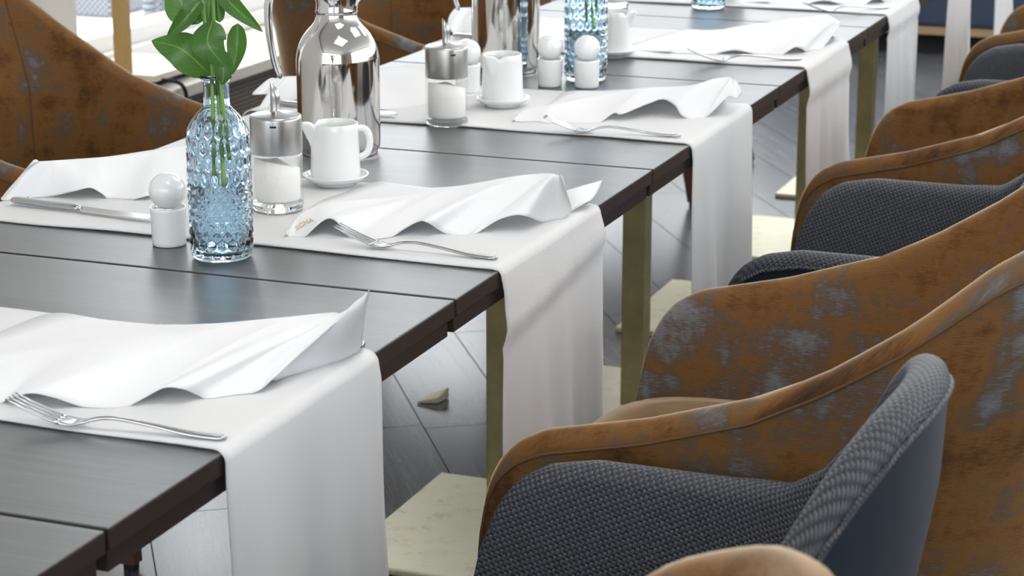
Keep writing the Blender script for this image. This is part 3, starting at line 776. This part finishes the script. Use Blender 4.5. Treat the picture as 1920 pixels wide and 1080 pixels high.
def knife_parts():
    t = thing('knife', '', 'knife')   # handle at -x, blade to +x, length .225
    b = bmesh.new(); rows = []
    for i in range(24):
        x = .105 * i / 23; w = .0075 + .001 * math.sin(i / 23 * PI) - .0012 * i / 23; e = 1 if 0 < i < 23 else .82
        rows.append([b.verts.new((x, w * e * math.cos(a), .0052 + .0042 * e * math.sin(a))) for a in [2 * PI * k / 12 for k in range(12)]])
    for A, B in zip(rows, rows[1:]):
        for k in range(12): b.faces.new((A[k], A[(k + 1) % 12], B[(k + 1) % 12], B[k]))
    b.faces.new(rows[0]); b.faces.new(list(reversed(rows[-1]))); bmesh.ops.recalc_face_normals(b, faces=b.faces)
    obj('handle', b, 'cutlery', t)
    b = bmesh.new(); rows = []
    for i in range(20):
        q = i / 19; x = .104 + .121 * q; lo = -.008 * (1 - max(0, q - .75) ** 2 * 12) if q > .05 else -.005; hi = .0065
        if q > .9: hi = .0065 - (q - .9) * .05
        rows.append([b.verts.new((x, lo, .0045)), b.verts.new((x, hi, .0062)), b.verts.new((x, hi, .0035))])
    for A, B in zip(rows, rows[1:]):
        for k in range(3): b.faces.new((A[k], A[(k + 1) % 3], B[(k + 1) % 3], B[k]))
    b.faces.new(rows[0]); b.faces.new(list(reversed(rows[-1]))); bmesh.ops.recalc_face_normals(b, faces=b.faces)
    obj('blade', b, 'cutlery', t, smooth=False)
    return t
fk = fork_parts(); kn = knife_parts()
ZC = HT + .0048
def put_fork(o, tip, end, label):
    a = at(*tip); e = at(*end); d = (e - a); L_ = math.hypot(d.x, d.y)
    if o is None: o = copy_tree(fk)
    rz = math.atan2(d.y, d.x); o.rotation_euler = (0, 0, rz); o.location = (e.x - .205 * math.cos(rz), e.y - .205 * math.sin(rz), ZC)
    o['label'] = label; o['group'] = 'dinner forks'; return o
put_fork(fk, (40, 742, .028), (425, 824, .005), 'steel fork in front of the nearest napkin')
put_fork(None, (637, 420, .028), (933, 486, .005), 'steel fork in front of the gold lettered napkin')
put_fork(None, (1038, 217, .028), (1277, 256, .005), 'steel fork in front of the napkin right of the white shakers')
put_fork(None, (1290, 98, .022), (1503, 112, .005), 'steel fork half hidden under the napkin on the fourth runner')
put_fork(None, (1500, 5, .028), (1667, 15, .005), 'steel fork at the top edge on the fifth runner')
def put_knife(o, end, rz, label):
    e = at(*end)
    if o is None: o = copy_tree(kn)
    o.location = (e.x, e.y, ZC); o.rotation_euler = (0, 0, rz); o['label'] = label; o['group'] = 'dinner knives'; return o
put_knife(kn, (26, 380, .006), -.10, 'steel knife left of the front white shaker, edge of the left napkin')
for (u, v), l in (((681, 655), 'steel knife mostly hidden under the nearest napkin'), ((1101, 384), 'steel knife mostly hidden under the gold lettered napkin'), ((1566, 74), 'steel knife mostly hidden under the napkin on the fourth runner')):
    put_knife(None, (u, v, .006), PI + .02, l)
put_knife(None, (515, 195, .006), -.12, 'steel knife under the napkin left of the front steel carafe')
put_knife(None, (851, 69, .006), -.12, 'steel knife under the napkin left of the second steel carafe')

# ------------------------------------------------------------------ tableware
YAW = math.atan2(RIGHT.y, RIGHT.x)     # direction of picture-right in plan
def smoothstep(a, b, x):
    t = max(0, min(1, (x - a) / (b - a))); return t * t * (3 - 2 * t)
def make_vase():
    t = thing('bottle_vase', '', 'vase')
    prof = [(0, .0005), (.030, .0), (.0335, .0015), (.0352, .005)]
    body = [(.0352, .005), (.0356, .05), (.0362, .10), (.0362, .132), (.0350, .146), (.0310, .158), (.0240, .168), (.0175, .175), (.0150, .180), (.0147, .188), (.0147, .203), (.0160, .207)]
    cat = catmull([(r, 0, z) for r, z in body], 230)
    prof += [(p_.x, p_.z) for p_ in cat[1:]]
    prof += [(.0185, .2095), (.0188, .2115), (.0180, .213), (.0160, .2125), (.0128, .208), (.0120, .200)]
    inner = [(.0118, .188), (.0122, .179), (.0200, .168), (.0275, .157), (.0315, .145), (.0328, .13), (.0326, .05), (.0315, .012), (.028, .008), (0, .0075)]
    prof += inner
    ncell = 18
    def rowmap(z):   # cell rows: small below the water line, tall above
        return z / .0104 if z < .088 else .088 / .0104 + (z - .088) / .0185
    outer_max = len(prof) - len(inner) - 6
    def fn(p_, r, a, z):
        if r < .0145 or z < .006 or z > .172: return p_
        if r < .0335 and z < .15: return p_
        v = rowmap(z); u = a / (2 * PI) * ncell
        best = 9
        rr = int(math.floor(v))
        d2 = []
        for k in (rr - 1, rr, rr + 1, rr + 2):
            du = (u - .5 * (k % 2)); du = du - round(du)
            for s_ in (-1, 0, 1):
                x = (du + s_) ; y = (v - k) * .87
                d2.append(math.sqrt(x * x + y * y))
        d2.sort(); edge = d2[1] - d2[0]       # 0 on cell borders
        amp = smoothstep(.172, .150, z) * smoothstep(.006, .012, z)
        hgt = smoothstep(0, .30, edge)
        dd = d2[0]
        k = 1 + amp * (-.0010 * (1 - hgt) + .0016 * max(0, 1 - (dd / .46) ** 2) * hgt - (.0009 if z > .088 else 0) * max(0, 1 - (dd / .3) ** 2)) / r
        return Vector((p_.x * k, p_.y * k, z))
    n_in = len(inner)
    b = bmesh.new()
    # outer with relief, inner smooth
    cut = len(prof) - n_in
    cnt = [0]
    rings = []
    n = 216
    for idx, (r, z) in enumerate(prof):
        if r < 1e-6: rings.append([b.verts.new((0, 0, z))]); continue
        ring = []
        for i in range(n):
            a = 2 * PI * i / n; q = Vector((r * math.cos(a), r * math.sin(a), z))
            ring.append(b.verts.new(fn(q, r, a, z) if idx < cut else q))
        rings.append(ring)
    for A, B in zip(rings, rings[1:]):
        for i in range(n):
            j = (i + 1) % n
            if len(A) == 1: b.faces.new((A[0], B[j], B[i]))
            elif len(B) == 1: b.faces.new((A[i], A[j], B[0]))
            else: b.faces.new((A[i], A[j], B[j], B[i]))
    bmesh.ops.recalc_face_normals(b, faces=b.faces)
    obj('bottle', b, 'glass_blue', t)
    w = lathe_bm([(0, .0079), (.0275, .0084), (.0310, .0125), (.0321, .05), (.0321, .088), (0, .0875)], 64)
    bmesh.ops.recalc_face_normals(w, faces=w.faces)
    obj('water', w, 'water', t); return t
vs_ = make_vase()
def put(o, src, u, v, base_dz, rz, label, group):
    q = at(u, v, base_dz)
    if o is None: o = copy_tree(src)
    o.location = q; o.rotation_euler = (0, 0, rz); o['label'] = label; o['group'] = group; return o
V1 = put(vs_, None, 417, 481, .0003, 0, 'pale blue honeycomb glass bottle vase in front, holding green leaves', 'blue bottle vases')
V2 = put(None, vs_, 1098, 150, .0003, .4, 'pale blue glass bottle vase behind the two white ball shakers', 'blue bottle vases')
V3 = put(None, vs_, 1328, 15, .0003, .9, 'pale blue glass bottle vase base at the top edge, farthest back', 'blue bottle vases')

def make_carafe():
    t = thing('vacuum_carafe', '', 'carafe')
    body = [(0, .001), (.050, .0), (.0535, .002), (.0570, .008), (.0585, .016), (.0588, .06), (.0588, .125), (.0580, .140), (.0548, .154), (.0490, .166), (.0420, .175), (.0355, .182), (.0310, .189), (.0288, .196), (.0283, .200), (.0, .200)]
    obj('body', lathe_bm([(p_.x, p_.z) for p_ in catmull([(r, 0, z) for r, z in body[:3]], 6)] + [(p_.x, p_.z) for p_ in catmull([(r, 0, z) for r, z in body[3:15]], 70)] + [(0, .200)], 96), 'polished', t)
    def spout(p_, r, a, z):
        k = smoothstep(.206, .236, z); c = max(0, math.cos(a)); q = Vector(p_)
        q.x += .019 * k * c ** 10 + .004 * k * c ** 3; q.z += .008 * k * c ** 6
        q.x -= .003 * k * max(0, -math.cos(a))
        return q
    obj('collar', lathe_bm([(.0286, .199), (.0298, .201), (.0292, .204), (.0282, .212), (.0285, .222), (.0300, .230), (.0322, .236), (.0318, .2375), (.0296, .234), (.0275, .224), (0, .222)], 72, spout), 'chrome', t)
    def lidfn(p_, r, a, z):
        q = Vector(p_); q.x += .004 * max(0, math.cos(a)) ** 3; return q
    obj('lid', lathe_bm([(0, .2225), (.0285, .2305), (.0298, .235), (.027, .239), (.018, .243), (.008, .2455), (0, .246)], 48, lidfn), 'chrome', t)
    pth = catmull([(-.026, 0, .238), (-.034, 0, .2405), (-.055, 0, .236), (-.076, 0, .233), (-.090, 0, .226), (-.0955, 0, .210), (-.0960, 0, .180), (-.0930, 0, .150), (-.0875, 0, .124), (-.081, 0, .106)], 60)
    rad = [.0075 - .0030 * (i / 59) for i in range(60)]; rad[-1] = .002; rad[-2] = .0035
    obj('handle', tube_bm(pth, rad, 14, 1.0, Vector((0, 1, 0))), 'chrome', t)
    obj('thumb_lever', tube_bm(catmull([(-.028, 0, .232), (-.034, 0, .246), (-.030, 0, .254), (-.020, 0, .250), (-.010, 0, .246)], 24), [.006 - .0015 * i / 23 for i in range(24)], 10, .6, Vector((0, 1, 0))), 'chrome', t)
    return t
cf = make_carafe()
put(cf, None, 637, 285, .0002, YAW, 'polished steel carafe in front with a curved chrome handle', 'steel carafes')
put(None, cf, 948, 132, .0002, YAW + .1, 'polished steel carafe farther back, cut by the top edge', 'steel carafes')

def make_sugar():
    t = thing('sugar_dispenser', '', 'dispenser')
    obj('glass_base', lathe_bm([(0, .003), (.020, .002), (.026, .0), (.0295, .0008), (.0312, .004), (.0318, .009), (.0316, .0105), (0, .0108)], 64), 'glass', t)
    obj('glass_jar', lathe_bm([(.0318, .011), (.0319, .066), (.0322, .069), (.0319, .072), (.0305, .0742), (.0293, .0742), (.0291, .070), (.0291, .011)], 64), 'thin_glass', t)
    def slope(p_, r, a, z):
        q = Vector(p_)
        if z > .05: q.z = z - .006 + .008 * math.cos(a + 2.5) * r / .0285
        return q
    obj('sugar', lathe_bm([(0, .0125), (.0265, .0130), (.0286, .0165), (.0284, .045), (.0284, .0660), (.018, .0665), (0, .0665)], 48, slope), 'sugar', t)
    obj('cap', lathe_bm([(.0290, .0745), (.0322, .0745), (.0324, .076), (.0324, .117), (.0316, .1205), (.0300, .1215), (.012, .1235), (.0085, .125), (0, .125)], 72), 'brushed', t)
    def cut(p_, r, a, z):
        q = Vector(p_)
        if z > .150: q.z = z + .0075 * math.cos(a + PI) * (r / .006)
        return q
    obj('spout', lathe_bm([(.0085, .1235), (.0068, .1255), (.0060, .128), (.0060, .142), (.0060, .1555), (.0051, .1555), (.0051, .128), (0, .127)], 32, cut), 'brushed', t)
    nt_ = obj('vent_notch', box_bm(-.004, .004, -.0331, -.0320, .110, .1125, .0004), 'black', t, smooth=False)
    return t
sg = make_sugar()
put(sg, None, 522, 393, .0045, YAW, 'sugar dispenser with steel cap beside the front blue vase', 'sugar dispensers')
put(None, sg, 838, 234, .0003, YAW + .35, 'sugar dispenser with steel cap standing alone behind the front carafe', 'sugar dispensers')
put(None, sg, 1150, 14, .0003, YAW, 'sugar dispenser at the top edge behind the second blue vase', 'sugar dispensers')

def make_shaker():
    t = thing('ball_shaker', '', 'shaker')
    obj('cup', lathe_bm([(0, .002), (.017, .0012), (.0185, 0), (.0198, .001), (.0202, .004), (.0214, .042), (.0216, .0450), (.0208, .0462), (.0195, .0455), (.0185, .043), (0, .042)], 56), 'china', t)
    ball = [(.0218 * math.sin(PI * i / 24), .0650 - .0218 * math.cos(PI * i / 24)) for i in range(25)]; ball[0] = (0, ball[0][1]); ball[-1] = (0, ball[-1][1])
    bo = obj('ball', lathe_bm(ball, 56), 'china', t)
    return t
sh = make_shaker()
put(sh, None, 318, 458, .0003, 0, 'white porcelain ball shaker left of the front blue vase', 'white ball shakers')
put(None, sh, 1031, 161, .0003, 1, 'white porcelain ball shaker right of the second carafe, left of a pair', 'white ball shakers')
put(None, sh, 1100, 163, .0003, 2, 'white porcelain ball shaker in front of the second blue vase', 'white ball shakers')
put(None, sh, 1378, 8, .0003, 3, 'white porcelain shaker at the top edge beside the farthest vase', 'white ball shakers')
put(None, sh, 877, 172, .0045, 3, 'white porcelain ball shaker half hidden behind the second sugar dispenser', 'white ball shakers')

def make_saucer():
    t = thing('saucer', '', 'saucer')
    obj('dish', lathe_bm([(0, .002), (.024, .0015), (.0245, 0), (.027, 0), (.0275, .003), (.034, .0055), (.0400, .0095), (.0432, .0130), (.0438, .0142), (.0430, .0150), (.0410, .0138), (.0385, .0100), (.035, .0080), (0, .0078)], 72), 'china', t)
    return t
def make_creamer():
    t = thing('milk_jug', '', 'jug')
    prof = [(0, .0010), (.029, .0004), (.0315, .0006), (.0328, .003), (.0326, .02), (.0310, .065), (.0306, .0735), (.0298, .0752), (.0286, .0740), (.0288, .065), (.030, .012), (.027, .006), (0, .006)]
    dense = []
    for (a, b) in zip(prof, prof[1:]):
        n = 10 if abs(a[1] - b[1]) > .015 else 1
        for i in range(n): dense.append((a[0] + (b[0] - a[0]) * i / n, a[1] + (b[1] - a[1]) * i / n))
    dense.append(prof[-1])
    def sp(p_, r, a, z):   # spout towards -x
        q = Vector(p_); d = abs(((a - PI) + PI) % (2 * PI) - PI)
        k = smoothstep(.038, .075, z); w = math.exp(-(d / (.16 + .12 * k)) ** 2)
        q.x -= .0135 * k * w; q.z += .001 * k * w
        nb = math.exp(-((d - .52) / .16) ** 2); q.z -= .0055 * nb * smoothstep(.060, .075, z)
        return q
    obj('body', lathe_bm(dense, 120, sp), 'china', t)
    pth = catmull([(.0290, 0, .0665), (.0390, 0, .0655), (.0450, 0, .0560), (.0455, 0, .0440), (.0415, 0, .0330), (.0310, 0, .0270)], 30)
    obj('handle', tube_bm(pth, .0046, 12, .62, Vector((0, 1, 0))), 'china', t)
    return t
sc_ = make_saucer(); cr = make_creamer()
for i, (u, v, rz, l) in enumerate(((630, 345, YAW + .12, 'in front of the front steel carafe'), (942, 198, YAW + .9, 'between the second sugar dispenser and the second carafe'), (1148, 106, YAW + 2.9, 'half hidden behind the second blue vase'))):
    dz = .0045 if i != 2 else .0003
    s_ = put(sc_ if i == 0 else None, sc_, u, v, dz, 0, 'white porcelain saucer under the milk jug ' + l, 'white saucers')
    c_ = put(cr if i == 0 else None, cr, u, v, dz, rz, 'white porcelain milk jug ' + l, 'white milk jugs')
    c_.location = s_.location + Vector((0, 0, .0079))

# ------------------------------------------------------------------ greenery in the vases
def leaf_bm(base, mid, tip, width, side, cup=.18, nL=18, nW=8):
    # side: vector across the blade; curved centre line base-mid-tip
    b = bmesh.new(); uv = b.loops.layers.uv.new('UVMap'); cl = catmull([base, mid, tip], nL + 1); rows = []
    side = Vector(side).normalized()
    for i, c in enumerate(cl):
        s = i / nL; w = width * .5 * (math.sin(PI * min(1, s ** .72)) ** .75 if 0 < s < 1 else 0.02)
        t = (cl[min(i + 1, nL)] - cl[max(i - 1, 0)]).normalized(); sd = (side - t * side.dot(t)).normalized(); nn = t.cross(sd)
        rows.append([b.verts.new(c + sd * (w * (2 * j / nW - 1)) + nn * (cup * w * (abs(2 * j / nW - 1) ** 1.6))) for j in range(nW + 1)])
    for i, (A, B) in enumerate(zip(rows, rows[1:])):
        for j in range(nW):
            f_ = b.faces.new((A[j], A[j + 1], B[j + 1], B[j]))
            for lp, (a, c) in zip(f_.loops, ((j, i), (j + 1, i), (j + 1, i + 1), (j, i + 1))): lp[uv].uv = (a / nW - .5, c / nL)
    return b
vpos = V1.location.copy(); D0 = (vpos + Vector((0, 0, .25)) - CAM).dot(FWD)
gr = thing('cut_greenery', 'green leafy stems standing in the front blue glass bottle', 'plant', vpos)
def gp(u, v, off=0.0): return at_dist(u, v, D0 + off) - vpos
S = D0 / FPX
leaves = [
    ((394, 140, .005), (340, 92, -.01), (284, 76, .012), 72, (.55, -.75), .15),
    ((376, 2, -.012), (352, 30, -.022), (312, 72, -.008), 36, (.85, .35), .5),
    ((398, 38, -.018), (390, 82, -.030), (424, 126, -.022), 68, (.95, -.3), -.22),
    ((446, 44, .008), (444, 92, .012), (436, 140, .004), 38, (.95, .1), .35),
    ((408, -30, .004), (436, 10, .012), (493, 60, .02), 36, (.75, -.7), .5),
    ((356, 44, .016), (338, 0, .018), (325, -40, .01), 70, (.9, .3), .2),
    ((390, 42, .020), (392, 5, .022), (395, -50, .015), 50, (1, 0), .2),
    ((412, 42, .014), (408, 10, .012), (403, -40, .012), 24, (1, .1), .4),
    ((410, 92, -.012), (419, 130, -.010), (417, 160, -.006), 38, (1, .1), -.3),
    ((372, 45, .024), (362, 20, .026), (378, -12, .02), 46, (.7, .6), .2),
    ((402, 128, .012), (394, 136, .014), (388, 142, .012), 14, (.3, .9), .2),
    ((428, 118, .014), (436, 128, .016), (427, 142, .014), 16, (.8, .4), .2)]
for (b0, m0, t0, w, sd, cup) in leaves:
    side = RIGHT * sd[0] + DOWN * sd[1]
    lo = obj('leaf', leaf_bm(gp(*b0), gp(*m0), gp(*t0), w * S, side, cup), 'leaf', gr)
for path in ([(402, 330, .005), (400, 250, .0), (398, 165, .0), (397, 120, -.002), (385, 50, .004), (376, -40, .004)],
             [(420, 350, .0), (414, 250, .004), (408, 165, .004), (402, 80, .008), (400, 0, .008), (402, -60, .008)],
             [(430, 300, .004), (421, 220, .002), (415, 165, -.002), (418, 130, -.004)]):
    obj('stem', tube_bm(catmull([gp(*p_) for p_ in path], 30), .0023, 8), 'stem', gr)
g2 = copy_thing(gr, V2.location, 0, 'green stems inside the second blue glass bottle', 'greenery in the blue bottles')
g3 = copy_thing(gr, V3.location, 0, 'green stems inside the farthest blue glass bottle', 'greenery in the blue bottles')
gr['group'] = 'greenery in the blue bottles'

# small bent metal piece on the floor
wp = bmesh.new(); A = Vector((-.766, 2.351, .001)); 
vv = [wp.verts.new(A + Vector(c)) for c in ((0, 0, .004), (.040, .014, .012), (.046, .055, .022), (.008, .040, .006), (0, 0, 0), (.040, .014, 0), (.046, .055, .0), (.008, .040, 0))]
for q in ((0, 1, 2, 3), (0, 4, 5, 1), (1, 5, 6, 2), (2, 6, 7, 3), (3, 7, 4, 0), (4, 7, 6, 5)): wp.faces.new([vv[i] for i in q])
bmesh.ops.recalc_face_normals(wp, faces=wp.faces); bmesh.ops.bevel(wp, geom=wp.edges[:], offset=.0008, segments=1, affect='EDGES')
tag(obj('metal_wedge', wp, 'plate', smooth=False), 'small pale metal wedge lying on the grey plank floor', 'wedge')
